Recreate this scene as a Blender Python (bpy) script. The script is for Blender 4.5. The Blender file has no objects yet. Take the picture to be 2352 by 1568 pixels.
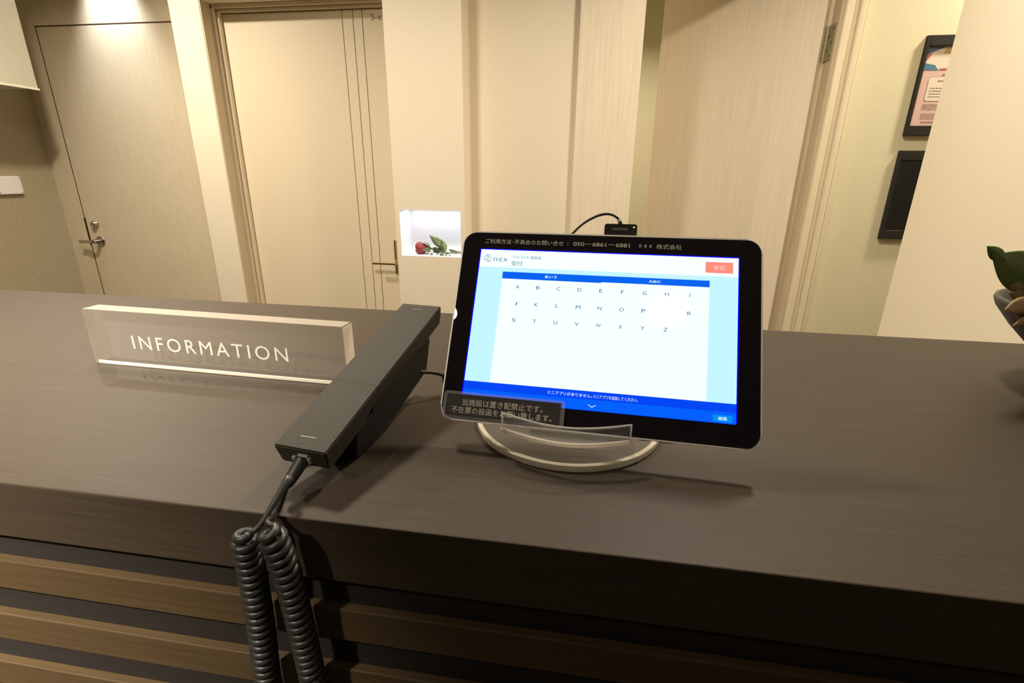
import bpy, bmesh, math, random
from mathutils import Vector, Matrix
random.seed(7)
SC = bpy.context.scene
COL = SC.collection

# ---------------------------------------------------------------- camera
cam_d = bpy.data.cameras.new('camera')
cam = bpy.data.objects.new('camera', cam_d); COL.objects.link(cam)
cam_d.sensor_width = 36; cam_d.lens = 36*1135/2352; cam_d.clip_start = .02
_r, _d, _f = (.9882, .1527, .0113), (.0596, -.3152, -.9472), (-.1410, .9367, -.3206)
cam.matrix_world = Matrix(((_r[0], -_d[0], -_f[0], 0), (_r[1], -_d[1], -_f[1], 0),
                           (_r[2], -_d[2], -_f[2], 1.32), (0, 0, 0, 1)))
SC.camera = cam
SC.view_settings.view_transform = 'Standard'; SC.view_settings.look = 'None'
SC.view_settings.gamma = 1; SC.view_settings.use_curve_mapping = False
SC.view_settings.exposure = 0.0
w = bpy.data.worlds.new('world'); SC.world = w; w.use_nodes = True
w.node_tree.nodes['Background'].inputs[0].default_value = (1, .9, .72, 1)
w.node_tree.nodes['Background'].inputs[1].default_value = .05

WARM = (1, .89, .73)
def lamp(name, loc, power, rad=.065, col=WARM, spread=150, aim=None, size_y=None):
    l = bpy.data.lights.new(name, 'AREA')
    l.shape = 'DISK' if size_y is None else 'RECTANGLE'
    l.size = rad*2
    if size_y: l.size_y = size_y
    l.energy = power; l.color = col; l.spread = math.radians(spread)
    o = bpy.data.objects.new(name, l); COL.objects.link(o); o.location = loc
    if aim: o.rotation_euler = (Vector(aim)-Vector(loc)).to_track_quat('-Z', 'Y').to_euler()
    return o
# downlights on the visitors' side of the counter (both mirror in the tablet glass)
lamp('downlight_front_left', (-.82, -.785, 2.495), 34, aim=(-.92, .12, 1.0), spread=50)
lamp('front_left_reflection_lamp', (-.790, -.750, 2.455), 2.6, spread=150)  # second lamp at the same fixture, added for its reflection in the tablet
lamp('downlight_front_right', (.188, -.755, 2.495), 1.5, spread=150)
# downlights over the corridor behind the counter
lamp('downlight_corridor_left', (-1.95, 1.60, 2.49), 29, rad=.06)
lamp('downlight_corridor_middle', (-.85, 1.00, 2.49), 25, rad=.12)
lamp('downlight_corridor_right', (.42, 1.30, 2.49), 19, rad=.09)
lamp('downlight_corridor_end', (1.6, 1.9, 2.49), 24)
lamp('downlight_inner_room', (.2, 3.2, 2.49), 22)
sp = bpy.data.lights.new('wall_washer', 'SPOT'); sp.energy = 60; sp.color = (.85, .9, 1)
sp.spot_size = math.radians(70); sp.spot_blend = 1; sp.shadow_soft_size = .03
spo = bpy.data.objects.new('wall_washer', sp); COL.objects.link(spo); spo.location = (-2.49, 2.50, 2.40)
spo.rotation_euler = (Vector((-2.49, 2.60, 2.08))-Vector((-2.49, 2.50, 2.40))).to_track_quat('-Z', 'Y').to_euler()
lamp('niche_lamp', (-.663, 2.115, 1.170), .29, rad=.12, col=(.95, .96, 1), size_y=.10, spread=170)

# ---------------------------------------------------------------- materials
MATS = {}
def mat(name, col, rough=.6, metal=0, spec=.5, emit=None, es=0, alpha=None, trans=0, ior=1.49,
        noise=None, coat=0):
    """noise = (scale xyz, amount, bump, detail) adds fine procedural grain"""
    if name in MATS: return MATS[name]
    m = bpy.data.materials.new(name); m.use_nodes = True
    nt = m.node_tree; b = nt.nodes['Principled BSDF']
    b.inputs['Base Color'].default_value = (*col, 1)
    b.inputs['Roughness'].default_value = rough
    b.inputs['Metallic'].default_value = metal
    b.inputs['Specular IOR Level'].default_value = spec
    b.inputs['Transmission Weight'].default_value = trans
    b.inputs['IOR'].default_value = ior
    b.inputs['Coat Weight'].default_value = coat
    if emit:
        b.inputs['Emission Color'].default_value = (*emit, 1)
        b.inputs['Emission Strength'].default_value = es
    if alpha is not None: b.inputs['Alpha'].default_value = alpha
    if noise:
        sc, amt, bump, det = noise
        tc = nt.nodes.new('ShaderNodeTexCoord'); mp = nt.nodes.new('ShaderNodeMapping')
        mp.inputs['Scale'].default_value = sc
        nz = nt.nodes.new('ShaderNodeTexNoise'); nz.inputs['Scale'].default_value = 1
        nz.inputs['Detail'].default_value = det; nz.inputs['Roughness'].default_value = .65
        nt.links.new(tc.outputs['Object'], mp.inputs[0]); nt.links.new(mp.outputs[0], nz.inputs['Vector'])
        cr = nt.nodes.new('ShaderNodeValToRGB')
        cr.color_ramp.elements[0].position = .3; cr.color_ramp.elements[1].position = .7
        cr.color_ramp.elements[0].color = (*[c*(1-amt) for c in col], 1)
        cr.color_ramp.elements[1].color = (*[min(1, c*(1+amt)) for c in col], 1)
        nt.links.new(nz.outputs['Fac'], cr.inputs[0]); nt.links.new(cr.outputs[0], b.inputs['Base Color'])
        if bump:
            bp = nt.nodes.new('ShaderNodeBump'); bp.inputs['Strength'].default_value = bump
            bp.inputs['Distance'].default_value = .002
            nt.links.new(nz.outputs['Fac'], bp.inputs['Height']); nt.links.new(bp.outputs[0], b.inputs['Normal'])
    MATS[name] = m
    return m
WALLPAPER = mat('cream_wallpaper', (.80, .705, .54), .7, noise=((260, 260, 260), .05, .12, 3))
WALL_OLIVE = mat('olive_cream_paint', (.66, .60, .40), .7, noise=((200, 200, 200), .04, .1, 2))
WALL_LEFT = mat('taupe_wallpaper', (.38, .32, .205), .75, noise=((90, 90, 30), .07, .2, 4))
DOOR_GREY = mat('pale_grain_laminate', (.68, .575, .40), .34, noise=((60, 60, 6), .05, .05, 4))
DOOR_CREAM = mat('cream_laminate', (.74, .63, .45), .5, noise=((200, 200, 200), .05, .08, 3))
WOOD_PALE = mat('pale_wood_laminate', (.72, .625, .475), .5, noise=((110, 110, 3.5), .07, .06, 5))
FRAME = mat('cream_frame_paint', (.70, .60, .42), .45, noise=((60, 60, 8), .03, .03, 2))
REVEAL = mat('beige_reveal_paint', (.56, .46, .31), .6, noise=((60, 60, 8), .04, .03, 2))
CABINET = mat('pale_grey_green_laminate', (.56, .54, .42), .5, noise=((60, 60, 60), .03, .03, 2))
GAP = mat('dark_gap', (.10, .065, .03), .9, noise=((50, 50, 50), .1, 0, 2))
CEIL = mat('white_ceiling_paint', (.70, .67, .60), .8, noise=((60, 60, 60), .02, .05, 2))
FLOOR = mat('grey_brown_carpet', (.09, .07, .05), .95, noise=((120, 120, 120), .25, .4, 4))
COUNTER = mat('dark_walnut_laminate', (.050, .037, .0255), .50, spec=.20, noise=((9, 330, 330), .16, .05, 6))
COUNTER_FACE = mat('dark_walnut_front', (.072, .047, .023), .5, spec=.22, noise=((9, 330, 330), .16, .05, 6))
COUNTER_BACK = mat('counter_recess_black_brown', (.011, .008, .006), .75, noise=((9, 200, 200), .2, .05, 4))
STEEL = mat('satin_steel', (.55, .50, .44), .22, metal=1, noise=((40, 300, 300), .08, .03, 3))
BRASS = mat('satin_brass', (.60, .50, .30), .3, metal=1, noise=((40, 300, 300), .08, .03, 3))
WHITE = mat('white_plastic', (.80, .77, .74), .5, noise=((200, 200, 200), .02, .03, 2))
NICHE = mat('white_niche_lining', (.86, .86, .88), .6, noise=((100, 100, 100), .01, .02, 2))
BLACKP = mat('black_plastic', (.040, .034, .024), .6, spec=.22, noise=((900, 900, 900), .25, .2, 2))
BLACKR = mat('black_rubber_cord', (.030, .029, .026), .42, spec=.5, noise=((300, 300, 300), .2, .1, 2))
BLACKF = mat('black_frame_plastic', (.022, .019, .014), .6, spec=.25, noise=((500, 500, 500), .2, .1, 2))

# ---------------------------------------------------------------- helpers
ROOTM = {}
def link(name, me, m, parent=None, smooth=False, kind=None, label=None):
    o = bpy.data.objects.new(name, me); COL.objects.link(o)
    if m is not None:
        me.materials.clear()
        for mm in (m if isinstance(m, (list, tuple)) else [m]): me.materials.append(mm)
    if parent is not None:
        o.parent = parent; ROOTM[o.name] = ROOTM.get(parent.name, Matrix())
    if smooth:
        for p in me.polygons: p.use_smooth = True
    if kind: o['kind'] = kind
    if label: o['label'] = label
    return o
def obj(name, bm, m, parent=None, smooth=False, kind=None, label=None, local=False):
    """mesh in world coordinates unless local; parts are moved into their parent's frame"""
    if parent is not None and not local:
        bm.transform(ROOTM.get(parent.name, Matrix()).inverted())
    me = bpy.data.meshes.new(name); bmesh.ops.recalc_face_normals(bm, faces=bm.faces)
    bm.to_mesh(me); bm.free()
    return link(name, me, m, parent, smooth, kind, label)
def thing(name, label, cat, M=None, loc=(0, 0, 0), group=None, kind=None):
    o = bpy.data.objects.new(name, None); COL.objects.link(o)
    M = M if M is not None else Matrix.Translation(loc)
    o.matrix_world = M; ROOTM[o.name] = M.copy(); o.empty_display_size = .02
    if label: o['label'] = label
    if cat: o['category'] = cat
    if group: o['group'] = group
    if kind: o['kind'] = kind
    return o
def box(bm, x0, x1, y0, y1, z0, z1, M=None, bev=0, seg=2):
    vs = [bm.verts.new(Vector((x, y, z))) for x in (x0, x1) for y in (y0, y1) for z in (z0, z1)]
    fs = [bm.faces.new([vs[i] for i in f]) for f in ((0, 1, 3, 2), (4, 6, 7, 5), (0, 4, 5, 1), (2, 3, 7, 6), (0, 2, 6, 4), (1, 5, 7, 3))]
    if bev:
        ed = {e for f in fs for e in f.edges}
        r = bmesh.ops.bevel(bm, geom=list(ed), offset=bev, segments=seg, affect='EDGES', profile=.5)
        vs = list({v for f in r['faces'] for v in f.verts} | {v for v in vs if v.is_valid})
    if M is not None: bmesh.ops.transform(bm, matrix=M, verts=[v for v in vs if v.is_valid])
    return vs
def nb(*a, **k):
    bm = bmesh.new()
    if a: box(bm, *a, **k)
    return bm
def poly_extrude(bm, pts, axis, a, b, M=None):
    """pts 2-D polygon, extruded along axis from a to b; axis x: pts=(y,z); y: (x,z); z: (x,y)"""
    def P(p, t):
        return {'x': (t, p[0], p[1]), 'y': (p[0], t, p[1]), 'z': (p[0], p[1], t)}[axis]
    v0 = [bm.verts.new(P(p, a)) for p in pts]; v1 = [bm.verts.new(P(p, b)) for p in pts]
    n = len(pts)
    bm.faces.new(v0); bm.faces.new(v1[::-1])
    for i in range(n): bm.faces.new((v0[i], v1[i], v1[(i+1) % n], v0[(i+1) % n]))
    if M is not None: bmesh.ops.transform(bm, matrix=M, verts=v0+v1)
    return v0+v1
def rrect(w0, w1, h0, h1, r, n=6):
    out = []
    for cx, cy, a in ((w1-r, h1-r, 0), (w0+r, h1-r, 90), (w0+r, h0+r, 180), (w1-r, h0+r, 270)):
        for i in range(n+1):
            t = math.radians(a+90*i/n); out.append((cx+r*math.cos(t), cy+r*math.sin(t)))
    return out
def catmull(pts, n=8):
    pts = [Vector(p) for p in pts]; P = [2*pts[0]-pts[1]]+pts+[2*pts[-1]-pts[-2]]; out = []
    for i in range(1, len(P)-2):
        a, b, c, d = P[i-1:i+3]
        for k in range(n):
            t = k/n
            out.append(.5*((2*b)+(c-a)*t+(2*a-5*b+4*c-d)*t*t+(3*b-a-3*c+d)*t**3))
    out.append(P[-2]); return out
def tube(bm, pts, rad, seg=8, cap=True):
    pts = [Vector(p) for p in pts]; n = len(pts); rings = []
    rad = rad if hasattr(rad, '__len__') else [rad]*n
    T = (pts[1]-pts[0]).normalized()
    N = T.cross(Vector((0, 0, 1)))
    if N.length < 1e-3: N = T.cross(Vector((1, 0, 0)))
    N.normalize()
    for i, p in enumerate(pts):
        T2 = (pts[min(i+1, n-1)]-pts[max(i-1, 0)]).normalized()
        N = (N-T2*N.dot(T2)).normalized(); B = T2.cross(N)
        rings.append([bm.verts.new(p+(N*math.cos(2*math.pi*k/seg)+B*math.sin(2*math.pi*k/seg))*rad[i]) for k in range(seg)])
    for i in range(n-1):
        for k in range(seg):
            bm.faces.new((rings[i][k], rings[i][(k+1) % seg], rings[i+1][(k+1) % seg], rings[i+1][k]))
    if cap: bm.faces.new(rings[0][::-1]); bm.faces.new(rings[-1])
def lathe(bm, prof, c, seg=48, M=None, close=False):
    rings = []
    for r, z in prof:
        rings.append([bm.verts.new((c[0]+r*math.cos(2*math.pi*k/seg), c[1]+r*math.sin(2*math.pi*k/seg), c[2]+z)) for k in range(seg)])
    m = len(rings)
    for i in range(m if close else m-1):
        a, b = rings[i], rings[(i+1) % m]
        for k in range(seg): bm.faces.new((a[k], a[(k+1) % seg], b[(k+1) % seg], b[k]))
    if not close:
        if prof[0][0] > 1e-4: bm.faces.new(rings[0][::-1])
        if prof[-1][0] > 1e-4: bm.faces.new(rings[-1])
    if M is not None: bmesh.ops.transform(bm, matrix=M, verts=[v for r in rings for v in r])
def text_bm(s, x0, x1, yc, h=None, thick=0.0, z=0.0, bold=0.0, spacing=1.0):
    """flat lettering as mesh, fitted to the width x0..x1 and centred on yc in the local xy plane"""
    cu = bpy.data.curves.new('t', 'FONT'); cu.body = s; cu.size = 1; cu.resolution_u = 3
    cu.extrude = 0; cu.offset = bold; cu.space_character = spacing
    ob = bpy.data.objects.new('t', cu); COL.objects.link(ob)
    dg = bpy.context.evaluated_depsgraph_get(); me = bpy.data.meshes.new_from_object(ob.evaluated_get(dg))
    bpy.data.objects.remove(ob); bpy.data.curves.remove(cu)
    bm = bmesh.new(); bm.from_mesh(me); bpy.data.meshes.remove(me)
    if not bm.verts: return bm
    xs = [v.co.x for v in bm.verts]; ys = [v.co.y for v in bm.verts]
    sx = (x1-x0)/(max(xs)-min(xs)); sy = h/(max(ys)-min(ys)) if h else sx
    mx, my = min(xs), (min(ys)+max(ys))/2
    for v in bm.verts: v.co = Vector((x0+(v.co.x-mx)*sx, yc+(v.co.y-my)*sy, z))
    if thick:
        r = bmesh.ops.extrude_face_region(bm, geom=bm.faces[:])
        for g in r['geom']:
            if isinstance(g, bmesh.types.BMVert): g.co.z += thick
    return bm
def join(dst, src):
    me = bpy.data.meshes.new('j'); src.to_mesh(me); src.free(); dst.from_mesh(me); bpy.data.meshes.remove(me)
def S(name, bm, m, parent=None, label=None, kind='structure'):
    return obj(name, bm, m, parent, kind=kind if parent is None else None, label=label)

# ================================================================ SETTING
CZ = 2.5
S('floor', nb(-3.3, 2.7, -3.2, 4.4, -.1, 0), FLOOR, label='grey-brown carpet floor hidden below the counter')
S('ceiling', nb(-3.3, 2.7, -3.2, 4.4, CZ, CZ+.1), CEIL, label='white ceiling above the frame')
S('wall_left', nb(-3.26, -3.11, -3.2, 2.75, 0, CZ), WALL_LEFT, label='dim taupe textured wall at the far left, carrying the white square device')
# left bay with the grey door
b = nb(-3.11, -2.9795, 2.60, 2.75, 0, CZ); box(b, -2.979, -2.155, 2.60, 2.75, 2.0375, CZ); box(b, -2.155, -1.60, 2.60, 2.75, 0, CZ)
S('wall_back_left', b, DOOR_GREY, label='pale laminate wall around the flush door at the left')
b = nb(-2.979, -2.154, 2.632, 2.70, 0, 2.037); box(b, -2.9795, -2.9715, 2.6015, 2.64, 0, 2.037); box(b, -2.9795, -2.154, 2.6015, 2.64, 2.030, 2.0375)  # thin strips fill the door gap; their dark colour stands for its shade
S('trim_1', b, GAP, label='joint around the flush door at the left, its shade painted as dark strips')
d = thing('door_1', 'flush pale laminate door with steel lever and thumb turn, at the left', None, loc=(-2.56, 2.60, 0), kind='structure')
obj('leaf', nb(-2.9715, -2.160, 2.600, 2.632, .01, 2.0300, bev=.0006), DOOR_GREY, d)
obj('latch_plate', nb(-2.9810, -2.9690, 2.5985, 2.632, .885, 1.045), mat('latch_dark', (.03, .012, .004), .6, noise=((50, 50, 50), .1, 0, 2)), d)
b = bmesh.new()
RY = Matrix.Rotation(math.radians(90), 4, 'X')
lathe(b, [(0, 0), (.019, 0), (.019, .006), (.017, .008), (.017, .022), (.015, .025), (0, .025)], (0, 0, 0), 24, Matrix.Translation((-2.905, 2.600, 1.010)) @ RY)
turn = obj('thumb_turn', b, STEEL, d, True)
b = bmesh.new(); lathe(b, [(0, 0), (.028, 0), (.028, .006), (.026, .009), (.012, .010), (.012, .045), (0, .045)], (0, 0, 0), 28, Matrix.Translation((-2.898, 2.600, .912)) @ RY)
rose_ = obj('lever_rose', b, STEEL, d, True)
b = bmesh.new(); tube(b, catmull([(-2.888, 2.555, .912), (-2.915, 2.545, .912), (-2.95, 2.553, .911), (-2.995, 2.556, .910)]), .0095, 12)
obj('lever', b, STEEL, d, True)
# bright block between left bay and middle door
b = nb(-1.913, -1.763, 2.30, 2.60, 0, CZ); box(b, -1.763, -.814, 2.30, 2.46, 2.032, CZ)
S('wall_back_middle', b, WALLPAPER, label='bright cream wall between the flush door and the grooved door')
b = nb(-1.763, -1.757, 2.302, 2.375, 0, 2.03)
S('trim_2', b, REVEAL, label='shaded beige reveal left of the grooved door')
b = nb(-1.763, -1.746, 2.362, 2.40, 0, 2.030, bev=.003); box(b, -1.744, -1.732, 2.378, 2.41, 0, 2.018, bev=.003)
box(b, -1.763, -.80, 2.362, 2.40, 2.016, 2.032, bev=.003); box(b, -1.744, -.80, 2.378, 2.41, 2.004, 2.015, bev=.002)
S('trim_3', b, FRAME, label='thin cream stepped frame around the grooved door')
S('trim_4', nb(-1.763, -.70, 2.438, 2.47, 0, 2.032), GAP, label='dark rebate behind the grooved door')
d = thing('door_2', 'cream door with three vertical grooves, slim lever and small 5-e lettering', None, loc=(-1.33, 2.40, 0), kind='structure')
xs = [-1.729, -1.1445, -1.0935, -1.0500, -.86]
for i in range(4):
    g0 = .0016 if i else 0
    obj('panel', nb(xs[i]+g0, xs[i+1]-(.0016 if i < 3 else 0), 2.400, 2.432, .01, 2.001, bev=.0012), DOOR_CREAM, d)
obj('core', nb(-1.728, -.862, 2.414, 2.437, .012, 1.999), GAP, d)
b = text_bm('5-e', 0, .050, 0, .024, .0006)
b.transform(Matrix.Translation((-1.010, 2.3995, 1.970)) @ RY)
obj('lettering', b, mat('brown_lettering', (.22, .15, .07), .6), d, label='small brown 5-e lettering')
b = nb(-.9640, -.9560, 2.384, 2.400, .83, 1.000, bev=.001); obj('lever_plate', b, BRASS, d)
b = bmesh.new(); box(b, -1.074, -.948, 2.352, 2.362, .880, .891, bev=.003); box(b, -.958, -.946, 2.354, 2.400, .880, .891, bev=.002)
obj('lever', b, BRASS, d)
# pillar with the lit niche
PX0, PX1, PY = -.8145, -.512, 2.05
NX0, NX1, NZ0, NZ1 = -.7945, -.532, .982, 1.174
b = nb(PX0, PX1, PY, 2.40, 0, NZ0-.002); box(b, PX0, PX1, PY, 2.40, NZ1+.002, CZ)
box(b, PX0, NX0-.002, PY, 2.40, NZ0-.002, NZ1+.002); box(b, NX1+.002, PX1, PY, 2.40, NZ0-.002, NZ1+.002)
box(b, NX0-.002, NX1+.002, PY+.14, 2.40, NZ0-.002, NZ1+.002)
pillar = S('wall_pillar', b, WALLPAPER, label='cream pillar with a small lit square niche')
b = nb(NX0-.002, NX0, PY, PY+.14, NZ0-.002, NZ1+.002); box(b, NX1, NX1+.002, PY, PY+.14, NZ0-.002, NZ1+.002)
box(b, NX0, NX1, PY, PY+.14, NZ0-.002, NZ0); box(b, NX0, NX1, PY, PY+.14, NZ1, NZ1+.002)
box(b, NX0, NX1, PY+.132, PY+.14, NZ0, NZ1)
obj('niche_lining', b, NICHE, pillar, label='white lining of the lit niche')
# recess, wood panel, open doorway
S('wall_back', nb(PX1, -.079, 2.17, 2.40, 0, CZ), WALLPAPER, label='cream recessed wall between the niche pillar and the wood panel')
S('wall_back_right', nb(-.079, .1555, 2.13, 2.28, 0, CZ), WOOD_PALE, label='pale vertical-grain wood panel left of the half-open door')
b = nb(.1555, .822, 2.13, 2.28, 2.10, CZ)
S('wall_lintel', b, WALLPAPER, label='cream lintel above the half-open door')
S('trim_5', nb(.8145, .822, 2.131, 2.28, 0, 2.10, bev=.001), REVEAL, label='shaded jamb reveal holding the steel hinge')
b = nb(.822, .848, 2.112, 2.13, 0, 2.13, bev=.004); box(b, .848, .866, 2.118, 2.13, 0, 2.13, bev=.003); box(b, .866, .888, 2.108, 2.13, 0, 2.13, bev=.005)
S('trim_6', b, FRAME, label='ridged cream casing right of the half-open door')
ha = math.atan2(2.60-2.205, .292-.812)
DM = Matrix.Translation((.812, 2.205, 0)) @ Matrix.Rotation(ha, 4, 'Z')
d = thing('door_3', 'half-open pale wood door with a steel hinge, behind the tablet', None, M=DM, kind='structure')
obj('leaf', nb(.006, .655, 0, .036, .01, 2.085, bev=.001), WOOD_PALE, d, local=True)
obj('edge_strip', nb(.6552, .6575, .0, .036, .01, 2.085), mat('pale_edge_band', (.9, .85, .72), .5), d, local=True)
# hinge: one flap in the jamb reveal, one on the leaf, knuckle between
h = obj('hinge', nb(.8115, .8143, 2.142, 2.196, 1.722, 1.838), mat('hinge_steel', (.42, .38, .24), .4, metal=.7, noise=((80, 80, 80), .1, .05, 2)), d)
b = bmesh.new(); tube(b, [(.8085, 2.200, 1.722), (.8085, 2.200, 1.838)], .005, 10); box(b, -.001, .020, -.0015, 0, 1.722, 1.838, M=DM)
obj('knuckle', b, MATS['hinge_steel'], h)
for (yy, zz) in ((2.155, 1.822), (2.183, 1.800), (2.157, 1.778), (2.183, 1.756), (2.155, 1.735)):
    b = bmesh.new(); lathe(b, [(0, 0), (.0042, 0), (.0036, .0012), (0, .0012)], (0, 0, 0), 10, Matrix.Translation((.8115, yy, zz)) @ Matrix.Rotation(math.radians(-90), 4, 'Y'))
    obj('screw', b, GAP, h)
# inner room behind the open door
b = nb(-.6, 2.7, 4.2, 4.35, 0, CZ); box(b, -.75, -.6, 2.40, 4.35, 0, CZ); box(b, 1.6, 1.75, 2.28, 4.2, 0, CZ)
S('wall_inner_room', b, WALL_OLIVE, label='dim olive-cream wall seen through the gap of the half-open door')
# right: corridor wall with the frames, near wall at the right
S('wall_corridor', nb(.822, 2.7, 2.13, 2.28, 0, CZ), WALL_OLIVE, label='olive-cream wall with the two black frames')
S('wall_corridor_end', nb(2.55, 2.7, -3.2, 2.13, 0, CZ), WALL_OLIVE, label='end wall of the side corridor, out of view')
S('wall_front', nb(-3.26, 2.7, -3.35, -3.2, 0, CZ), mat('low_bounce_brown', (.16, .12, .09), .7, noise=((60, 60, 60), .1, .1, 3)), label='unseen wall behind the camera, darkened to cut bounce light')  # out of view; dark colour chosen to keep bounce light low
S('wall_right', nb(1.0, 1.14, .10, 1.79, 0, CZ), WALLPAPER, label='bright cream near wall along the right edge')
S('wall_right_front', nb(1.0, 1.14, -3.2, .0999, 0, CZ), MATS['low_bounce_brown'], label='unseen side wall behind the camera, darkened to cut bounce light')  # unseen stretch of wall, made dark to keep bounce off the counter front

# ---- wall box hanging high on the left wall
b = nb(-3.11, -2.752, 1.30, 2.34, 1.695, 2.499, bev=.002)
o = obj('wall_cabinet', nb(0, .01, 0, .01, 0, .01), CABINET); bpy.data.objects.remove(o)
cab = thing('wall_cabinet', 'pale grey-green cabinet hanging high on the left wall, cut by the top left corner', 'cabinet', loc=(-2.93, 1.82, 1.695))
obj('body', b, CABINET, cab)
obj('bottom_edge', nb(-2.760, -2.748, 1.30, 2.344, 1.688, 1.697, bev=.001), mat('cabinet_edge', (.85, .80, .62), .5), cab)
# ---- white device on the left wall
dev = thing('wall_device', 'white square device with corner screws on the left wall', 'wall device', loc=(-3.11, 2.335, 1.186))
obj('cover', nb(-3.11, -3.088, 2.272, 2.400, 1.186, 1.279, bev=.005, seg=3), WHITE, dev)
for yy, zz in ((2.391, 1.270), (2.391, 1.196), (2.281, 1.270), (2.281, 1.196)):
    b = bmesh.new(); lathe(b, [(0, 0), (.0035, 0), (.003, .0012), (0, .0012)], (0, 0, 0), 10, Matrix.Translation((-3.088, yy, zz)) @ Matrix.Rotation(math.radians(90), 4, 'Y'))
    obj('screw', b, STEEL, dev)
b = bmesh.new(); lathe(b, [(0, 0), (.002, 0), (0, .0012)], (0, 0, 0), 10, Matrix.Translation((-3.088, 2.322, 1.243)) @ Matrix.Rotation(math.radians(90), 4, 'Y'))
obj('indicator_light', b, mat('violet_led', (.3, .2, .8), .5, emit=(.35, .25, 1), es=1.2), dev)

# ---- framed notice and empty holder on the corridor wall
def wall_frame(label, z0, z1, paper):
    x0, x1 = 1.1005, 1.345
    t = thing('wall_frame', label, 'frame', loc=((x0+x1)/2, 2.13, z0))
    by, ty = .033, .033
    b = nb(x0, x0+.011, 2.116, 2.13, z0, z1, bev=.0015); box(b, x1-.011, x1, 2.116, 2.13, z0, z1, bev=.0015)
    obj('side_rail', b, BLACKF, t)
    obj('top_rail', nb(x0+.011, x1-.011, 2.1155, 2.13, z1-ty, z1, bev=.0015), BLACKF, t)
    obj('bottom_rail', nb(x0+.011, x1-.011, 2.1155, 2.13, z0, z0+by, bev=.0015), BLACKF, t)
    if not paper:
        obj('insert', nb(x0+.011, x1-.011, 2.1168, 2.128, z0+by, z1-ty), mat('black_insert', (.012, .011, .009), .45, spec=.3, noise=((400, 400, 400), .3, .1, 2)), t)
        obj('slot_line', nb(x0+.020, x0+.066, 2.1150, 2.1156, z0+by-.002, z0+by-.0008), mat('slot_grey', (.18, .16, .13), .5), t)
        return t
    p = obj('notice', nb(x0+.011, x1-.011, 2.1245, 2.128, z0+by, z1-ty), mat('pink_paper', (.62, .42, .36), .6), t, label='pink printed notice with a blue and white heading')
    px, pz = x0+.013, z1-ty
    Y = 2.1243
    def flat(name, pts, m, yy=Y):
        b = bmesh.new(); poly_extrude(b, [(px+a, pz-c) for a, c in pts], 'y', yy, yy+.0003); obj(name, b, m, p)
    white = mat('notice_white', (.70, .60, .46), .6)
    flat('heading_panel', [(0, .001), (.20, .001), (.20, .073), (0, .073)], white)
    flat('blue_shape', [(0, .001), (.056, .001), (.0, .024)], mat('notice_blue', (.10, .13, .26), .6), Y-.0004)
    flat('red_shape', [(.0, .024), (.018, .020), (.003, .046)], mat('notice_red', (.42, .10, .11), .6), Y-.0004)
    flat('blue_shape', [(0, .050), (.034, .057), (.048, .073), (0, .073)], mat('notice_teal', (.07, .18, .27), .6), Y-.0004)
    flat('red_shape', [(.052, .068), (.15, .060), (.15, .073), (.048, .073)], MATS['notice_red'], Y-.0004)
    flat('gold_shape', [(.058, .004), (.12, .004), (.12, .022), (.050, .022)], mat('notice_gold', (.50, .36, .14), .6), Y-.0004)
    flat('text_box', [(.025+a, .093+c) for a, c in rrect(0, .15, 0, .078, .009, 3)], mat('notice_red_line', (.35, .17, .14), .6), Y-.0003)
    flat('text_box', [(.0262+a, .0942+c) for a, c in rrect(0, .1476, 0, .0756, .008, 3)], white, Y-.0006)
    dark = mat('notice_ink', (.20, .13, .11), .6)
    b = bmesh.new()
    rng = random.Random(3)
    rows = [(.066, .085, .0035), (.055, .105, .004), (.036, .128, .0025), (.036, .137, .0025), (.036, .146, .0025), (.036, .155, .0022),
            (.026, .180, .002), (.026, .187, .002), (.026, .194, .002), (.028, .210, .0018), (.028, .217, .0018), (.028, .224, .0018), (.034, .236, .003)]
    for a, c, hh in rows:
        x = a
        while x < .165:
            wv = rng.uniform(.004, .010); box(b, px+x, px+x+wv, Y-.0009, Y-.0006, pz-c-hh, pz-c); x += wv+rng.uniform(.0012, .003)
    obj('fine_print', b, dark, p, kind='stuff')
    return t
wall_frame('black frame with a pink, blue and white notice, upper one on the right wall', 1.4675, 1.7835, True)
wall_frame('empty black frame directly below the framed pink notice', 1.1017, 1.4175, False)

# ================================================================ RECEPTION COUNTER
CT = 1.10; FY = .2511; BY = .769
counter = thing('reception_counter', 'long dark walnut reception counter with slatted front', 'counter', loc=(-.6, .51, 0))
obj('countertop', nb(-2.3, .998, FY, BY, CT-.0503, CT, bev=.0012), COUNTER, counter)
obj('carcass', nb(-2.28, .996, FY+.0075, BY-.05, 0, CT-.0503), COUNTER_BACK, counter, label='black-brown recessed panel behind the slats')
z = CT-.0755
while z > .08:
    obj('slat', nb(-2.28, .996, FY, FY+.0074, z-.0292, z, bev=.0010), COUNTER_FACE, counter); z -= .0586

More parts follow.
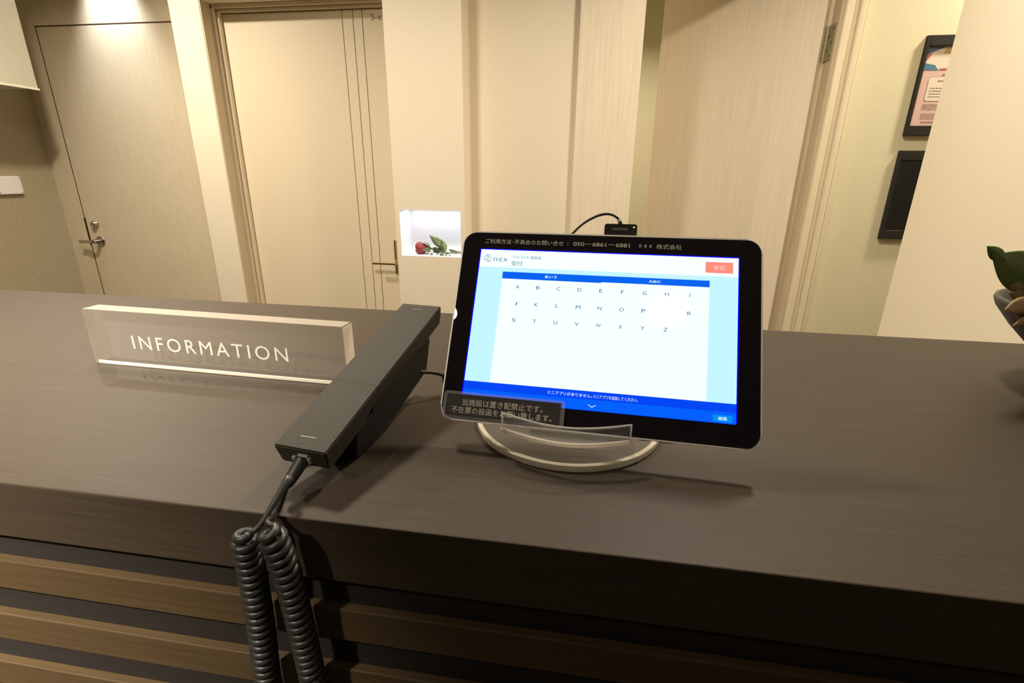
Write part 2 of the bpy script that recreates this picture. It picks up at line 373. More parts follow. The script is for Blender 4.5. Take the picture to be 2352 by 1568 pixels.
# ================================================================ ACRYLIC SIGN
ang = math.atan2(.4597-.4712, .3265)
SM = Matrix.Translation((-.5752, .4712, CT)) @ Matrix.Rotation(ang, 4, 'Z')
GL = mat('clear_acrylic_disc', (.80, .77, .70), .03, alpha=.035, spec=.6)
def translucent(name, col, alpha=1):
    m = bpy.data.materials.new(name); m.use_nodes = True; nt = m.node_tree; nt.nodes.clear()
    o = nt.nodes.new('ShaderNodeOutputMaterial'); d_ = nt.nodes.new('ShaderNodeBsdfDiffuse'); t_ = nt.nodes.new('ShaderNodeBsdfTranslucent')
    tc = nt.nodes.new('ShaderNodeTexCoord'); nz = nt.nodes.new('ShaderNodeTexNoise'); nz.inputs['Scale'].default_value = 160
    mx0 = nt.nodes.new('ShaderNodeMix'); mx0.data_type = 'RGBA'
    nt.links.new(tc.outputs['Object'], nz.inputs['Vector']); nt.links.new(nz.outputs['Fac'], mx0.inputs['Factor'])
    mx0.inputs['A'].default_value = (*[c*.94 for c in col], 1); mx0.inputs['B'].default_value = (*col, 1)
    for n_ in (d_, t_): nt.links.new(mx0.outputs['Result'], n_.inputs[0])
    m1 = nt.nodes.new('ShaderNodeMixShader'); m2 = nt.nodes.new('ShaderNodeMixShader'); tr = nt.nodes.new('ShaderNodeBsdfTransparent')
    nt.links.new(d_.outputs[0], m1.inputs[1]); nt.links.new(t_.outputs[0], m1.inputs[2])
    m2.inputs[0].default_value = alpha
    nt.links.new(tr.outputs[0], m2.inputs[1]); nt.links.new(m1.outputs[0], m2.inputs[2]); nt.links.new(m2.outputs[0], o.inputs[0])
    return m
CLEAR = mat('clear_acrylic_block', (.62, .58, .52), .06, alpha=.06, spec=.5)
FROST = translucent('frosted_acrylic_edge', (.85, .78, .68), .42); FROST2 = translucent('frosted_acrylic_end', (.92, .86, .76), .85)
sg = thing('information_sign', 'clear acrylic block sign with white INFORMATION lettering, left of the handset', 'sign', M=SM)
SW, SD, SH = .3267, .0205, .0668
obj('block', nb(0, SW, 0, SD, .0, SH, bev=.0003, seg=1), CLEAR, sg, local=True)
e = .00025
obj('top_edge', nb(.001, SW-.001, .001, SD-.001, SH+.0001, SH+.0004), FROST, sg, local=True, label='frosted top edge')
obj('end_edge', nb(SW+.0001, SW+.0004, .0005, SD-.0005, .001, SH-.001), FROST2, sg, local=True, label='frosted end edge')
obj('end_edge', nb(-.0004, -.0001, .001, SD-.001, .001, SH-.001), mat('frosted_acrylic_faint', (.7, .66, .56), .5, alpha=.22), sg, local=True)
obj('bottom_edge', nb(.004, SW-.001, .0003, .0016, .0004, .0040), translucent('refracted_base_white', (.97, .92, .84)), sg, local=True, label='white strip standing for the refracted bottom face')  # bright refracted view of the bottom face, painted as a white strip
b = bmesh.new(); join(b, text_bm('INFORMATION', .0598, .2590, 0, .0162, 0, spacing=1.30))
Mx = Matrix(((1, 0, 0, 0), (0, 0, -1, -.0002), (0, 1, 0, .0308), (0, 0, 0, 1)))
b.transform(Mx); obj('lettering', b, translucent('white_lettering', (1, .97, .88)), sg, local=True, label='white INFORMATION lettering')

# ================================================================ TABLET
Ct = Vector((.0122, .3993, 1.1984)); U = Vector((.9987, -.0510, .0055)); V = Vector((-.0217, -.5168, -.8558)); N = Vector((.0465, .8546, -.5173))
HB = .0862
base = Ct+V*HB
TM = Matrix(((U.x, -V.x, -N.x, base.x), (U.y, -V.y, -N.y, base.y), (U.z, -V.z, -N.z, base.z), (0, 0, 0, 1)))
tab = thing('tablet', 'black tablet showing a blue and white alphabet screen, on a clear stand', 'tablet', M=TM)
mm = .001
GZ = .0007
def tq(u0, v0, u1, v1, w0, w1):       # rectangle in screen millimetres (v down) -> local box
    return nb(u0*mm, u1*mm, HB-v1*mm, HB-v0*mm, w0*mm+GZ, w1*mm+GZ)
SILVER = mat('silver_tablet_rim', (.95, .93, .88), .42, metal=.75, noise=((200, 200, 200), .03, .02, 2))
b = bmesh.new(); poly_extrude(b, [(x, y) for x, y in rrect(-.1268, .1272, 0, .1709, .0125, 8)], 'z', -.0092, .0006)
bmesh.ops.bevel(b, geom=[e_ for e_ in b.edges if abs(e_.verts[0].co.z-e_.verts[1].co.z) < 1e-6], offset=.0018, segments=4, affect='EDGES')
body = obj('body', b, SILVER, tab, local=True, label='silver back shell and rim')
for u0, u1 in ((38, 46), (53, 64)):
    obj('speaker_slot', nb(u0*mm, u1*mm, -.0006, .0004, -.0050, -.0043), mat('slot_silver', (.7, .66, .6), .4), body, local=True)
GLASSB = mat('black_bezel_glass', (.012, .010, .014), .012, spec=.5)
b = bmesh.new(); poly_extrude(b, [(x, y) for x, y in rrect(-.1255, .1259, .0013, .1696, .0113, 8)], 'z', -.0012, .0007)
bez = obj('front_glass', b, GLASSB, tab, local=True, label='black glossy bezel')
def prt(s, u0, u1, v, h, m, parent, w=.05, name='lettering', bold=0.0, spacing=1.0, label=None):
    b = text_bm(s, u0*mm, u1*mm, HB-v*mm, h*mm if h else None, 0, w*mm+GZ, bold, spacing)
    return obj(name, b, m, parent, local=True, label=label)
INKG = mat('grey_print', (.85, .82, .72), .6)
prt('ご利用方法･不具合のお問い合せ', -105.8, -35.4, -75.3, 4.6, INKG, bez, bold=.003, label='grey Japanese contact line')
prt('：', -32.0, -31.0, -75.0, 2.4, INKG, bez)
prt('050－6861－6881', -26.9, 21.2, -75.3, 3.6, INKG, bez, bold=.012, label='grey telephone number')
prt('nex', 29.0, 39.7, -75.3, 2.7, INKG, bez, bold=.012, spacing=1.9)
prt('株式会社', 43.2, 63.9, -75.3, 4.5, INKG, bez, bold=.003)
def em(name, c, s=1.0):
    return mat(name, (0, 0, 0), .05, emit=c, es=s)
E_WHITE = em('screen_white', (.93, 1.0, 1.0)); E_CYAN = em('screen_cyan', (.56, .93, 1.0)); E_HEAD = em('screen_header', (.95, 1, 1))
E_BLUE = em('screen_blue', (.0, .125, .88)); E_BAR = em('screen_bar_blue', (.0, .062, .92)); E_BAR2 = em('screen_bar_blue_light', (.0, .12, .98))
E_BLEED = em('screen_bleed_blue', (.0, .0, .85)); E_INK = em('screen_ink_blue', (.0, .17, .36)); E_RED = em('screen_red', (1.0, .27, .20))
E_PINK = em('screen_pale_pink', (1, .62, .58)); E_TXT = em('screen_light_text', (.80, 1.0, 1.0)); E_EDIT = em('screen_button_blue', (.0, .28, .85))
E_TEAL = em('screen_teal', (.0, .26, .42)); E_TEALP = em('screen_teal_pale', (.10, .52, .62))
b = bmesh.new(); poly_extrude(b, [(x, y) for x, y in rrect(-.1096, .1096, HB-.0678, HB+.0682, .0018, 3)], 'z', GZ, GZ+.00004)
scr = obj('screen', b, E_BLEED, tab, local=True, label='lit display with blue colour bleed painted around its edge')  # glow of colour bleed, painted as a thin blue border
def sq(name, u0, v0, u1, v1, m, w, label=None):
    return obj(name, tq(u0, v0, u1, v1, w-.02, w), m, scr, local=True, label=label)
sq('page_background', -108.6, -50.8, 108.6, 52.1, E_CYAN, .07)
sq('header_band', -108.6, -67.2, 108.6, -50.8, E_HEAD, .07)
sq('list_panel', -86.3, -41.2, 86.7, 52.1, E_WHITE, .10)
sq('tab_bar', -86.5, -46.9, 86.7, -41.2, E_BLUE, .13)
sq('tab_bar', -86.5, -41.6, -.4, -40.5, E_BLUE, .15)
sq('message_bar', -108.6, 52.1, 108.6, 59.0, E_BAR, .07)
sq('bottom_bar', -108.6, 59.0, 108.6, 67.6, E_BAR2, .07)
sq('red_button', 83.1, -63.2, 104.4, -53.8, E_RED, .10, 'pale red unlock button')
sq('edit_button', 91.8, 61.4, 105.9, 66.6, E_EDIT, .10)
prt('解錠', 89.4, 98.4, -58.5, 4.2, E_PINK, scr, .14)
prt('編集', 95.6, 102.2, 64.0, 2.9, E_TXT, scr, .14)
prt('あいう', -48.9, -38.6, -43.8, 2.6, E_TXT, scr, .18, bold=.012)
prt('ABC', 38.4, 48.2, -43.9, 2.1, E_TXT, scr, .18, bold=.012)
prt('nex', -96.3, -83.4, -57.9, 3.5, E_TEAL, scr, .12, bold=-.008, spacing=1.1, label='teal nex wordmark')
prt('THE HUB', -79.5, -64.8, -60.9, 2.2, E_TEALP, scr, .12)
prt('東銀座', -63.4, -53.5, -60.8, 2.9, E_TEAL, scr, .12)
prt('受付', -79.8, -69.9, -55.0, 4.6, E_TEAL, scr, .12)
prt('ミニアプリがありません。', -36.9, -.6, 55.8, 2.9, E_TXT, scr, .12)
prt('ミニアプリを追加してください。', .4, 35.2, 55.9, 2.9, E_TXT, scr, .12)
# four-stroke emblem left of the wordmark
b = bmesh.new()
lc = (-101.7, -58.9)
def stroke(pts, wd=.45):
    pts = [Vector((lc[0]+p[0], lc[1]+p[1], 0)) for p in pts]
    for i in range(len(pts)-1):
        a, c = pts[i], pts[i+1]; t = (c-a).normalized(); n = Vector((-t.y, t.x, 0))*wd/2
        q = [a-n-t*wd/4, a+n-t*wd/4, c+n+t*wd/4, c-n+t*wd/4]
        b.faces.new([b.verts.new((p.x*mm, HB-p.y*mm, GZ+.00012)) for p in q])
stroke([(-.55, -.75), (-.55, -3.3), (-1.25, -3.2), (-2.2, -2.5), (-2.9, -1.5), (-3.15, -.75)])
stroke([(2.6, -.65), (.65, -.65), (.65, -3.3), (2.0, -3.3)])
stroke([(-3.3, .65), (-.60, .65), (-.60, 3.2)]); stroke([(-3.3, .65), (-2.9, 1.35)])
stroke([(.65, .75), (.65, 3.3), (1.35, 3.2), (2.3, 2.5), (3.1, 1.4), (3.3, .65)])
obj('emblem', b, E_TEAL, scr, local=True, label='teal four-part emblem')
# chevron
b = bmesh.new(); lc = (-.3, 64.0)
stroke([(-2.9, -1.0), (0, .8), (2.9, -1.0)], .5); obj('chevron', b, E_TXT, scr, local=True)
# alphabet keys, 9 columns x 3 rows (Q stands under the ceiling lamp's reflection)
for i, ch in enumerate('ABCDEFGHIJKLMNOPQRSTUVWXYZ'):
    c, r = i % 9, i//9
    uc = -71.8+c*17.92; vc = (-33.5, -18.1, -3.3)[r]
    wd = {'I': .55, 'W': 4.4, 'M': 3.9, 'O': 3.8, 'Q': 3.8, 'J': 2.1, 'L': 2.5, 'E': 2.6, 'F': 2.5}.get(ch, 3.2)
    prt(ch, uc-wd/2, uc+wd/2, vc, 3.1, E_INK, scr, .14, name='key_letter')
# laminated strip stuck over the lower left corner
LAM = mat('laminate_film', (.80, .78, .78), .25, alpha=.20)
b = bmesh.new(); poly_extrude(b, [(u*mm, HB-v*mm) for u, v in rrect(-124.2, -21.6, 61.9, 84.6, 2.5, 4)], 'z', GZ+.0004, GZ+.0008)
lam = obj('laminated_strip', b, LAM, tab, local=True, label='clear laminated strip with a dark Japanese notice, stuck over the lower left corner')
b = tq(-121.6, 64.2, -24.9, 82.4, .82, .90)
card = obj('card', b, mat('dark_notice_card', (.040, .036, .030), .5, noise=((300, 300, 300), .1, .05, 2)), lam, local=True)
b = bmesh.new(); join(b, text_bm('当施設は置き配禁止です。', -.1076, -.0395, HB-.0705, .0056, 0, GZ+.00097, bold=.003))
join(b, text_bm('不在票の投函をお願い致します。', -.1164, -.0315, HB-.0772, .0056, 0, GZ+.00097, bold=.003))
obj('notice_lettering', b, mat('pale_print', (.92, .86, .70), .6), lam, local=True)
ed = mat('laminate_edge', (.40, .38, .36), .4, alpha=.4)
b = tq(-121.9, 63.7, -24.6, 64.2, .82, .92); join(b, tq(-121.9, 82.4, -24.6, 82.9, .82, .92)); join(b, tq(-122.0, 63.7, -121.6, 82.9, .82, .92)); join(b, tq(-24.9, 63.7, -24.4, 82.9, .82, .92))
obj('card_edge', b, ed, lam, local=True)

# ================================================================ TABLET STAND
RC = (-.0095, .4210)
st = thing('tablet_stand', 'round clear acrylic tablet stand with a curved front lip', 'stand', loc=(RC[0], RC[1], CT))
b = bmesh.new(); lathe(b, [(.0810, .0003), (.0848, .0003), (.0851, .0006), (.0851, .0052), (.0848, .0056), (.0810, .0056)], (*RC, CT), 96, close=True)
obj('base_rim', b, mat('frosted_acrylic_rim', (.74, .68, .54), .25, alpha=.72, noise=((120, 120, 120), .08, .05, 2)), st, True, label='cloudy rim of the round base')
b = bmesh.new(); lathe(b, [(.0, .0003), (.0806, .0003), (.0806, .0050), (.0, .0050)], (*RC, CT), 96)
obj('base_disc', b, GL, st)
for a in (-135, -46):
    t = math.radians(a); c = Vector((RC[0]+.0852*math.cos(t), RC[1]+.0852*math.sin(t), CT))
    b = nb(-.0012, .0004, -.0004, .0004, .0006, .0058, M=Matrix.Translation(c) @ Matrix.Rotation(t, 4, 'Z'))
    obj('rim_notch', b, mat('bright_notch', (.95, .9, .75), .2), st)
# tray: arc-fronted floor, lip rising from it, back plate behind the tablet
n = 28
xa, xb = -.0600, .0410
def arc_pt(i):
    t = i/n
    return xa+(xb-xa)*t, .3530-.0030*t-.0145*math.sin(math.pi*t)
zf = 1.1238
def sheet(rows, th):
    bm = bmesh.new(); g = [[bm.verts.new(p) for p in r] for r in rows]
    for i in range(len(g)-1):
        for k in range(len(g[0])-1): bm.faces.new((g[i][k], g[i][k+1], g[i+1][k+1], g[i+1][k]))
    bmesh.ops.recalc_face_normals(bm, faces=bm.faces)
    bmesh.ops.solidify(bm, geom=bm.faces[:], thickness=th)
    return bm
ACR = mat('thin_clear_acrylic', (.80, .76, .70), .04, alpha=.10, spec=1.0)
FOLD_SHINE = translucent('acrylic_fold_highlight', (.98, .90, .76), .80)  # for the fold: the lamp highlight is put into this bright colour
rows = []
for tt in (0, .5, 1):
    rows.append([Vector((arc_pt(i)[0], arc_pt(i)[1]*(1-tt)+.3650*tt, zf-.0052*tt)) for i in range(n+1)])
obj('tray', sheet(rows, .0018), ACR, st, True)
rows = []
for tt in (0, .15, .3, .6, 1):
    rows.append([Vector((arc_pt(i)[0], arc_pt(i)[1]-.0022*math.sin(tt*math.pi/2), zf+.0156*tt)) for i in range(n+1)])
obj('lip', sheet(rows, .0018), ACR, st, True)
b = bmesh.new(); tube(b, [Vector((arc_pt(i)[0], arc_pt(i)[1]-.0022, zf+.0158)) for i in range(n+1)], .0006, 6)
for i in (0, n): tube(b, [Vector((arc_pt(i)[0], arc_pt(i)[1]-.0010, zf)), Vector((arc_pt(i)[0], arc_pt(i)[1]-.0022, zf+.0158))], .0006, 6)
obj('lip_edge', b, translucent('acrylic_thin_edge', (.80, .74, .64), .55), st, True)
b = bmesh.new()
rows = [[Vector((arc_pt(i)[0]*1.02, arc_pt(i)[1]-.0006+dy, zf+dz)) for i in range(n+1)] for dy, dz in ((-.0002, .0022), (-.0016, .0006), (-.0012, -.0014), (.0010, -.0020))]
b.free(); obj('fold', sheet(rows, .0008), FOLD_SHINE, st, True, label='front fold of the tray with its highlight put into the colour')
obj('back_plate', nb(-.050, .036, -.0142, .105, -.0126, -.0098, M=TM, bev=.0006), ACR, st)
q = TM @ Vector((0, -.006, -.012))
b2 = nb(-.040, .026, .364, .378, CT+.0051, CT+.0100, bev=.001)
obj('foot_block', b2, ACR, st)

# ================================================================ CHARGING CABLE behind the tablet
cc = thing('charging_cable', 'black charging cable with a connector on top of the tablet', 'cable', loc=(.016, .46, 1.27))
CM = TM @ Matrix.Translation((0, .1713, -.0046))
b = bmesh.new(); poly_extrude(b, rrect(-.0012, .0266, 0, .0112, .0022, 4), 'z', -.0035, .0035)
bmesh.ops.bevel(b, geom=[e_ for e_ in b.edges if abs(e_.verts[0].co.z-e_.verts[1].co.z) < 1e-6], offset=.0006, segments=2, affect='EDGES')
b.transform(CM)
con = obj('connector', b, mat('glossy_black_connector', (.02, .016, .016), .2, noise=((200, 200, 200), .1, 0, 2)), cc)
b = bmesh.new(); poly_extrude(b, rrect(.0055, .0190, .0050, .0071, .00095, 4), 'z', .0035, .0037); b.transform(CM)
obj('grey_mark', b, mat('connector_grey', (.13, .12, .11), .5), con)
b = bmesh.new(); lathe(b, [(0, 0), (.0006, 0), (0, .0004)], (.0238, .0080, .0035), 10); b.transform(CM)
obj('indicator_light', b, mat('amber_led', (.9, .6, .1), .4, emit=(1, .75, .2), es=2.5), con)
def cp(x, y, z): return CM @ Vector((x, y, z))
pts = [cp(.0122, .011, 0), cp(.0112, .0150, 0), cp(.0090, .0185, 0), cp(.0040, .0213, 0), cp(-.0025, .0216, 0), cp(-.011, .0184, 0), cp(-.022, .0110, -.001), cp(-.036, -.002, -.006),
       (-.055, .480, 1.235), (-.075, .525, 1.180), (-.085, .570, 1.125), (-.080, .620, 1.1032), (-.040, .690, 1.1028), (.02, .765, 1.1028), (.03, .776, 1.08), (.03, .777, .90)]
cpts = catmull(pts, 8); rr = [.00115]*len(cpts)
b = bmesh.new(); tube(b, cpts, rr, 10); obj('cord', b, BLACKR, cc, True)
b = bmesh.new(); tube(b, [cp(.0124, .0105, 0), cp(.0118, .0138, 0), cp(.0106, .0166, 0)], [.0021, .0018, .0015], 10); obj('strain_relief', b, BLACKR, cc, True)

# ================================================================ TELEPHONE
HM = Matrix(((.99151, -.12393, .03929, 0), (-.12992, -.95557, .26459, 0), (.00475, -.26745, -.96356, 0), (0, 0, 0, 1)))
HM.translation = Vector((-.1812, .3808, 1.162))     # local x right, y towards the cord end, z into the back
HL, HW, HT = .1048, .0220, .0185
hs = thing('telephone_handset', 'slim matt black telephone handset lying on its cradle', 'handset', M=HM @ Matrix.Translation((0, 0, HT)))
ROOTM[hs.name] = HM @ Matrix.Translation((0, 0, HT))
prof = [(-HL, 0), (-HL, .0105), (-HL+.006, HT), (-HL+.050, HT), (-HL+.060, .0125), (HL-.062, .0125), (HL-.050, HT), (HL-.003, HT), (HL, .0155), (HL, 0)]
b = bmesh.new(); poly_extrude(b, prof, 'x', -HW, HW)
for v in b.verts:
    if v.co.z > .010: v.co.x *= .90
bmesh.ops.bevel(b, geom=[e_ for e_ in b.edges], offset=.0010, segments=2, affect='EDGES')
b.transform(HM); obj('shell', b, BLACKP, hs)
GREYM = mat('faint_grey_print', (.17, .16, .13), .5)
b = nb(-.0068, .0062, HL-.0125, HL-.0115, -.00025, .0001, M=HM); obj('grey_mark', b, GREYM, hs, label='small worn grey mark near the cord end')
b = bmesh.new()
for i in range(6): box(b, -.0052+i*.0017, -.0040+i*.0017, -HL+.0100, -HL+.0113, -.00025, .0001, M=HM)
obj('grey_mark', b, GREYM, hs)
b = nb(-HW-.0001, HW+.0001, .0278, .0283, -.0001, .0001, M=HM); obj('seam', b, mat('seam_dark', (.02, .018, .014), .7), hs)
CLIP = mat('clear_plug_clip', (.40, .44, .38), .2, alpha=.7)
b = nb(-.0078, -.0048, HL-.001, HL+.0022, .0075, .0108, M=HM, bev=.0008); box(b, -.0020, .0065, HL-.001, HL+.0020, .0046, .0062, M=HM, bev=.0005); box(b, .0050, .0080, HL-.001, HL+.0022, .0065, .0120, M=HM, bev=.0008)
obj('plug_clip', b, CLIP, hs, label='translucent plug clip')

# cradle / base under the handset
tb = thing('telephone_cradle', 'black tilted telephone cradle holding up the slim handset', 'telephone', loc=(-.188, .35, CT))
def zc(yy): return (.0615-.26745*yy)/.96356      # the counter's plane in the handset's frame
prof = [(-.070, .0128), (-.074, .016), (-.0765, .026), (-.072, .030), (-.0735, .036), (-.0690, .044), (-.0670, .057), (.0272, zc(.0272)), (.066, zc(.066)), (.070, zc(.070)-.005), (.066, .0190), (.040, .0190), (.036, .0128)]
b = bmesh.new(); poly_extrude(b, prof, 'x', -.0190, .0190)
for v in b.verts:
    v.co.x *= 1-.36*max(0, (v.co.z-.016))/.041
bmesh.ops.bevel(b, geom=[e_ for e_ in b.edges], offset=.0008, segments=2, affect='EDGES')
b.transform(HM)
obj('cradle', b, mat('black_plastic_cradle', (.016, .014, .014), .6, spec=.3, noise=((600, 600, 600), .2, .1, 2)), tb)
q = [HM @ Vector((0, yy, zc(yy))) for yy in (.032, .062)]
b = bmesh.new(); tube(b, catmull([(-.166, .440, 1.1305), (-.150, .451, 1.127), (-.135, .463, 1.119), (-.118, .49, 1.107), (-.105, .53, 1.1022), (-.100, .60, 1.1022), (-.085, .70, 1.1022), (-.08, .7640, 1.1022)]), .0021, 8)
obj('line_cord', b, BLACKR, tb, True)
b = nb(-.1415, -.1315, .456, .463, 1.1135, 1.1215, bev=.001); obj('cord_clip', b, BLACKR, tb)

# coiled cord: own thing, hanging over the counter's front edge
cd = thing('coiled_cord', 'black coiled telephone cord hanging in a loop over the counter edge', 'cord', loc=(-.195, .238, 1.10))
def coil(path, R, r, pitch, seg=14, cs=7, amp=None):
    P = catmull(path, 16); L = [0]
    for i in range(1, len(P)): L.append(L[-1]+(P[i]-P[i-1]).length)
    tot = L[-1]; steps = int(tot/pitch*seg); out = []; j = 0; Nn = None
    for s in range(steps+1):
        d_ = tot*s/steps
        while j < len(L)-2 and L[j+1] < d_: j += 1
        t = (d_-L[j])/(L[j+1]-L[j]); p = P[j].lerp(P[j+1], t); T = (P[j+1]-P[j]).normalized()
        if Nn is None: Nn = T.cross(Vector((0, 1, 0))).normalized()
        Nn = (Nn-T*Nn.dot(T)).normalized(); B = T.cross(Nn); a = 2*math.pi*s/seg
        rad = R*(min(1, .55+.45*min(d_, tot-d_)/.006))
        out.append(p+(Nn*math.cos(a)+B*math.sin(a))*rad)
    return out
left = [(-.2062, .2310, 1.1010), (-.2078, .2325, 1.0850), (-.2090, .2340, 1.058), (-.2110, .2350, 1.015), (-.2140, .2350, .965), (-.2130, .2350, .90), (-.2060, .2350, .845),
        (-.1960, .2350, .828), (-.1860, .2350, .845), (-.1790, .2350, .90), (-.1775, .2350, .965), (-.1790, .2345, 1.010), (-.1812, .2330, 1.060), (-.1840, .2310, 1.090), (-.1872, .2300, 1.1070)]
b = bmesh.new(); cpth = coil(left, .0064, .0024, .0064); tube(b, cpth, .0029, 8)
obj('coil', b, BLACKR, cd, True)
tail = HM @ Vector((.0008, HL+.001, .0095))
pa = catmull([tail, tail+Vector((-.004, -.014, -.010)), (-.1935, .2640, 1.1200), (-.1962, .2460, 1.1100), (-.1975, .2360, 1.1050), (-.1995, .2320, 1.1030), cpth[0]], 8)
b = bmesh.new(); rad = [.0052-.0034*min(1, i/(len(pa)*.55)) if i < len(pa)*.55 else .0018 for i in range(len(pa))]
tube(b, pa, rad, 10); obj('handset_tail', b, BLACKR, cd, True)
pb = catmull([cpth[-1], (-.1915, .2350, 1.1080), (-.1960, .2460, 1.1045), (-.2030, .265, 1.1022), (-.2115, .288, 1.1022), (-.2140, .305, 1.1022), (-.2020, .318, 1.1035), (-.193, .322, 1.1050)], 8)
b = bmesh.new(); tube(b, pb, .0018, 8); obj('cradle_tail', b, BLACKR, cd, True)

# ================================================================ leaf / petal helper
def leaf_bm(base, tip, side, width, fold=.15, curl=.1, n=9, m=5, thick=.0006, shape=.8):
    base, tip = Vector(base), Vector(tip); T = tip-base; L = T.length; T.normalize()
    side = Vector(side); side = (side-T*side.dot(T)).normalized(); Nn = T.cross(side)
    bm = bmesh.new(); g = []
    for i in range(n):
        t = i/(n-1); wv = width*max(.03, math.sin(math.pi*t**shape))
        row = []
        for k in range(m):
            s = (k/(m-1)-.5)*2
            row.append(bm.verts.new(base+T*L*t+side*s*wv/2+Nn*(abs(s)*wv*fold+curl*L*math.sin(math.pi*t))))
        g.append(row)
    for i in range(n-1):
        for k in range(m-1): bm.faces.new((g[i][k], g[i][k+1], g[i+1][k+1], g[i+1][k]))
    bmesh.ops.recalc_face_normals(bm, faces=bm.faces)
    bmesh.ops.solidify(bm, geom=bm.faces[:], thickness=thick)
    return bm
GREEN = mat('dusty_green_leaf', (.24, .30, .15), .55, noise=((60, 60, 60), .25, .3, 4))
GREEND = mat('dark_green_leaf', (.055, .085, .030), .55, noise=((60, 60, 60), .25, .3, 4))
SEPAL = mat('grey_green_sepal', (.17, .22, .14), .6, noise=((80, 80, 80), .2, .3, 4))
RED = mat('dark_red_petal', (.26, .025, .035), .6, noise=((120, 120, 120), .25, .2, 3))

# ================================================================ RED ROSE lying in the niche
ro = thing('rose', 'dark red rose with green leaves lying in the lit wall niche', 'flower', loc=(-.66, 2.11, NZ0))
C0 = Vector((-.690, 2.112, 1.0065)); AX = Vector((-1, -.12, .02)).normalized()
A1 = AX.cross(Vector((0, 0, 1))).normalized(); A2 = AX.cross(A1)
for ring, (cnt, r0, ln, ph) in enumerate(((5, .0235, .060, 0), (4, .0185, .061, .6), (3, .0120, .060, .2), (2, .006, .058, 0))):
    for k in range(cnt):
        bm = bmesh.new(); a0 = ph+2*math.pi*k/cnt; half = math.pi/cnt*1.35; g = []
        for i in range(9):
            t = i/8; prof_r = r0*(.25+.90*math.sin(min(1, t*1.05)*math.pi*.62))*(1.0 if t < .85 else 1-.25*(t-.85)/.15)
            row = []
            for j in range(9):
                s = (j/8-.5)*2; a = a0+s*half
                rl = prof_r*(1+.07*(k % 2))*(1-.04*s)
                x = ln*(t-.10*s*s*t*t)
                row.append(bm.verts.new(C0+AX*x+(A1*math.cos(a)+A2*math.sin(a))*rl))
            g.append(row)
        for i in range(8):
            for j in range(8): bm.faces.new((g[i][j], g[i][j+1], g[i+1][j+1], g[i+1][j]))
        bmesh.ops.recalc_face_normals(bm, faces=bm.faces); bmesh.ops.solidify(bm, geom=bm.faces[:], thickness=.0008)
        obj('petal', bm, RED, ro, True)
for k in range(5):
    a = 2*math.pi*k/5+.5; rd = A1*math.cos(a)+A2*math.sin(a)
    tip = C0+AX*(.042 if k % 2 else .030)+rd*.0262; bs = C0-AX*.004+rd*.004
    obj('sepal', leaf_bm(bs, tip, AX.cross(rd), .017, fold=-.1, curl=-.18), SEPAL, ro, True)
b = bmesh.new(); tube(b, catmull([C0+AX*.003, C0-AX*.006, (-.670, 2.115, 1.003), (-.64, 2.118, .990), (-.60, 2.120, .988), (-.548, 2.125, .989)]), [.006]*8+[.0032]*16+[.0022]*17, 8)
obj('stem', b, GREEND, ro, True)
LV = [((-.628, 2.110, 1.010), (-.6845, 2.100, 1.0655), (.7, .1, .75), .036, GREEN), ((-.622, 2.112, .996), (-.655, 2.11, 1.057), (.8, .3, .5), .030, GREEN),
      ((-.618, 2.105, .992), (-.633, 2.10, 1.050), (1, .2, .2), .030, GREEN), ((-.640, 2.10, .990), (-.666, 2.085, 1.016), (.4, .3, .8), .026, GREEND),
      ((-.625, 2.10, .990), (-.640, 2.09, 1.022), (1, .2, .3), .026, GREEND), ((-.590, 2.10, .998), (-.547, 2.12, .997), (.1, -.4, .9), .016, GREEN),
      ((-.600, 2.10, 1.008), (-.562, 2.11, 1.000), (.2, -.5, .8), .014, GREEN), ((-.565, 2.085, .9935), (-.606, 2.08, .986), (.2, -.8, .5), .016, GREEN),
      ((-.640, 2.090, .986), (-.680, 2.08, .990), (.1, -.9, .3), .010, GREEND), ((-.600, 2.085, .988), (-.640, 2.07, .9855), (.1, -.9, .3), .012, GREEN)]
for a, c, s_, wd, m_ in LV: obj('leaf', leaf_bm(a, c, s_, wd, fold=.22), m_, ro, True)
rng = random.Random(5)
for i in range(14):
    x = rng.uniform(-.690, -.565); zz = rng.uniform(.985, .999); y = rng.uniform(2.075, 2.11)
    a = (x, y, zz); c = (x-rng.uniform(.010, .024), y+rng.uniform(-.01, .01), zz+rng.uniform(-.002, .012))
    obj('leaf', leaf_bm(a, c, (rng.uniform(-.3, .3), -.8, .5), .007, n=6, m=3), GREEND if i % 2 else GREEN, ro, True)
BERRY = mat('black_berry', (.02, .025, .03), .4)
for p, r in (((-.627, 2.072, .9862), .0042), ((-.618, 2.071, .9855), .0034), ((-.588, 2.073, .9850), .0028), ((-.668, 2.075, .9870), .0034), ((-.673, 2.078, .9855), .0030), ((-.605, 2.073, .9850), .003)):
    b = bmesh.new(); bmesh.ops.create_icosphere(b, subdivisions=2, radius=r, matrix=Matrix.Translation(p)); obj('berry', b, BERRY, ro, True)

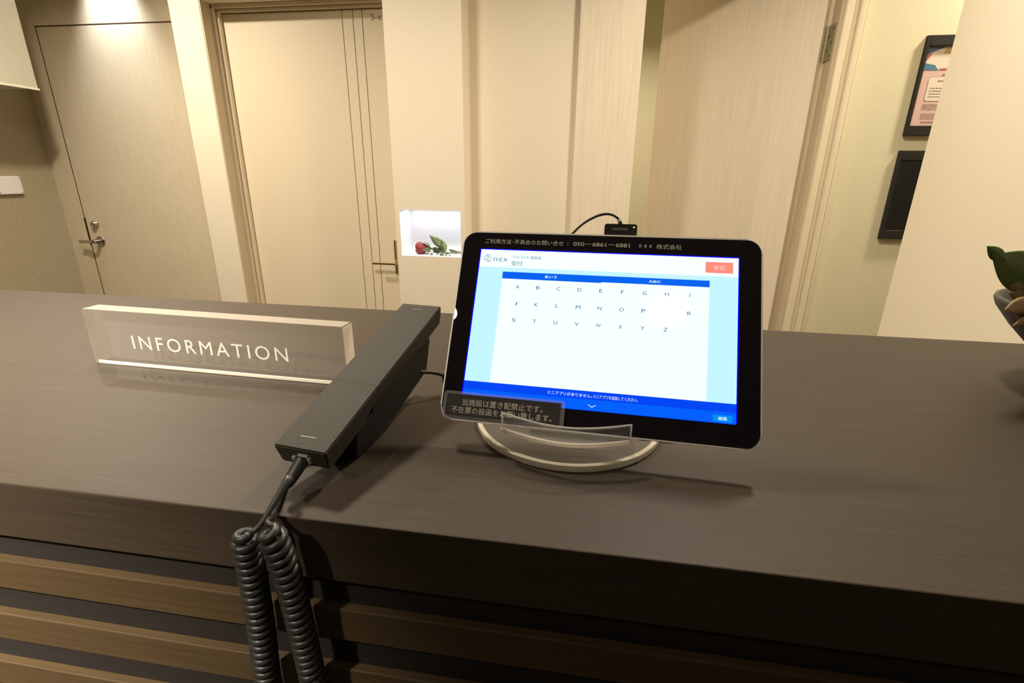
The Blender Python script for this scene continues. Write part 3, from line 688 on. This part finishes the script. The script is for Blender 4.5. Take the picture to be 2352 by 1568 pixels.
# ================================================================ FLOWER BOWL at the right edge of the counter
VX, VY = .5660, .6050
fb = thing('flower_bowl', 'dark tapered bowl of green leaves and tan petals at the right edge', 'flower bowl', loc=(VX, VY, CT))
b = bmesh.new(); lathe(b, [(0, .0), (.030, .0), (.033, .002), (.055, .034), (.080, .060), (.0965, .081), (.0995, .0885), (.0985, .0925), (.0955, .0920), (.090, .084), (.060, .05), (.03, .02), (0, .02)], (VX, VY, CT), 64)
obj('bowl', b, mat('dark_grey_glaze', (.028, .025, .024), .45, noise=((30, 30, 30), .3, .1, 4)), fb, True)
b = bmesh.new(); lathe(b, [(0, .066), (.078, .066), (.076, .074), (0, .084)], (VX, VY, CT), 32); obj('filling', b, mat('brown_moss', (.10, .075, .03), .9, noise=((90, 90, 90), .4, .8, 5)), fb, True)
TAN = mat('tan_petal', (.46, .31, .17), .6, noise=((50, 50, 50), .2, .2, 3)); KHAKI = mat('khaki_petal', (.20, .15, .055), .65, noise=((50, 50, 50), .3, .3, 4))
BGREEN = mat('fresh_dark_green_leaf', (.12, .20, .035), .5, noise=((40, 40, 40), .25, .2, 4))
def leafq(name, base, tip, side, wd, m_, **k): obj(name, leaf_bm(base, tip, side, wd, **k), m_, fb, True)
leafq('leaf', (.486, .585, 1.2150), (.4110, .580, 1.2465), (.35, .1, 1), .042, BGREEN, fold=.10, curl=.03, shape=.85, thick=.001, n=18, m=9)
leafq('leaf', (.4260, .581, 1.2420), (.4040, .580, 1.2555), (.5, .1, .9), .013, BGREEN, fold=.15, curl=.02, thick=.001, n=14, m=7)
leafq('leaf', (.560, .60, 1.195), (.600, .585, 1.270), (1, .2, -.2), .05, BGREEN, fold=.12, thick=.001)
leafq('leaf', (.575, .63, 1.195), (.655, .640, 1.240), (.2, -1, .4), .05, BGREEN, fold=.12, thick=.001)
leafq('petal', (.470, .568, 1.2040), (.4165, .550, 1.1970), (.1, .2, 1), .017, TAN, fold=.1, curl=.06, shape=1.15, thick=.0012)
leafq('petal', (.465, .565, 1.1960), (.4290, .550, 1.1805), (.4, .3, 1), .009, TAN, fold=.1, curl=-.05, shape=1.2, thick=.0012)
leafq('petal', (.490, .585, 1.2060), (.4370, .580, 1.2170), (.3, .3, 1), .026, KHAKI, fold=.15, curl=.05, shape=.9, thick=.0012)
leafq('petal', (.490, .585, 1.1990), (.4345, .575, 1.2090), (.3, .3, 1), .018, KHAKI, fold=.15, curl=.05, shape=1.0, thick=.0012)
leafq('petal', (.490, .590, 1.1800), (.4400, .575, 1.2010), (.4, .3, 1), .018, KHAKI, fold=.2, curl=.03, shape=1.1, thick=.0012)
for k in range(9):
    a = math.radians(-60+k*38); rx, ry = math.cos(a), math.sin(a)
    leafq('petal', (VX+rx*.02, VY+ry*.02, 1.190+.003*(k % 3)), (VX+rx*.075, VY+ry*.075, 1.205+.01*(k % 2)), (-ry, rx, .2), .036, (TAN, KHAKI, TAN)[k % 3], fold=.15, curl=.10, shape=1.1, thick=.0012)
for k in range(10):
    a = 2.4*k; r = .012+.014*(k % 3); b = bmesh.new()
    bmesh.ops.create_icosphere(b, subdivisions=2, radius=.009, matrix=Matrix.Translation((VX+r*math.cos(a), VY+r*math.sin(a), 1.197+.004*(k % 2))))
    obj('bud', b, KHAKI, fb, True)
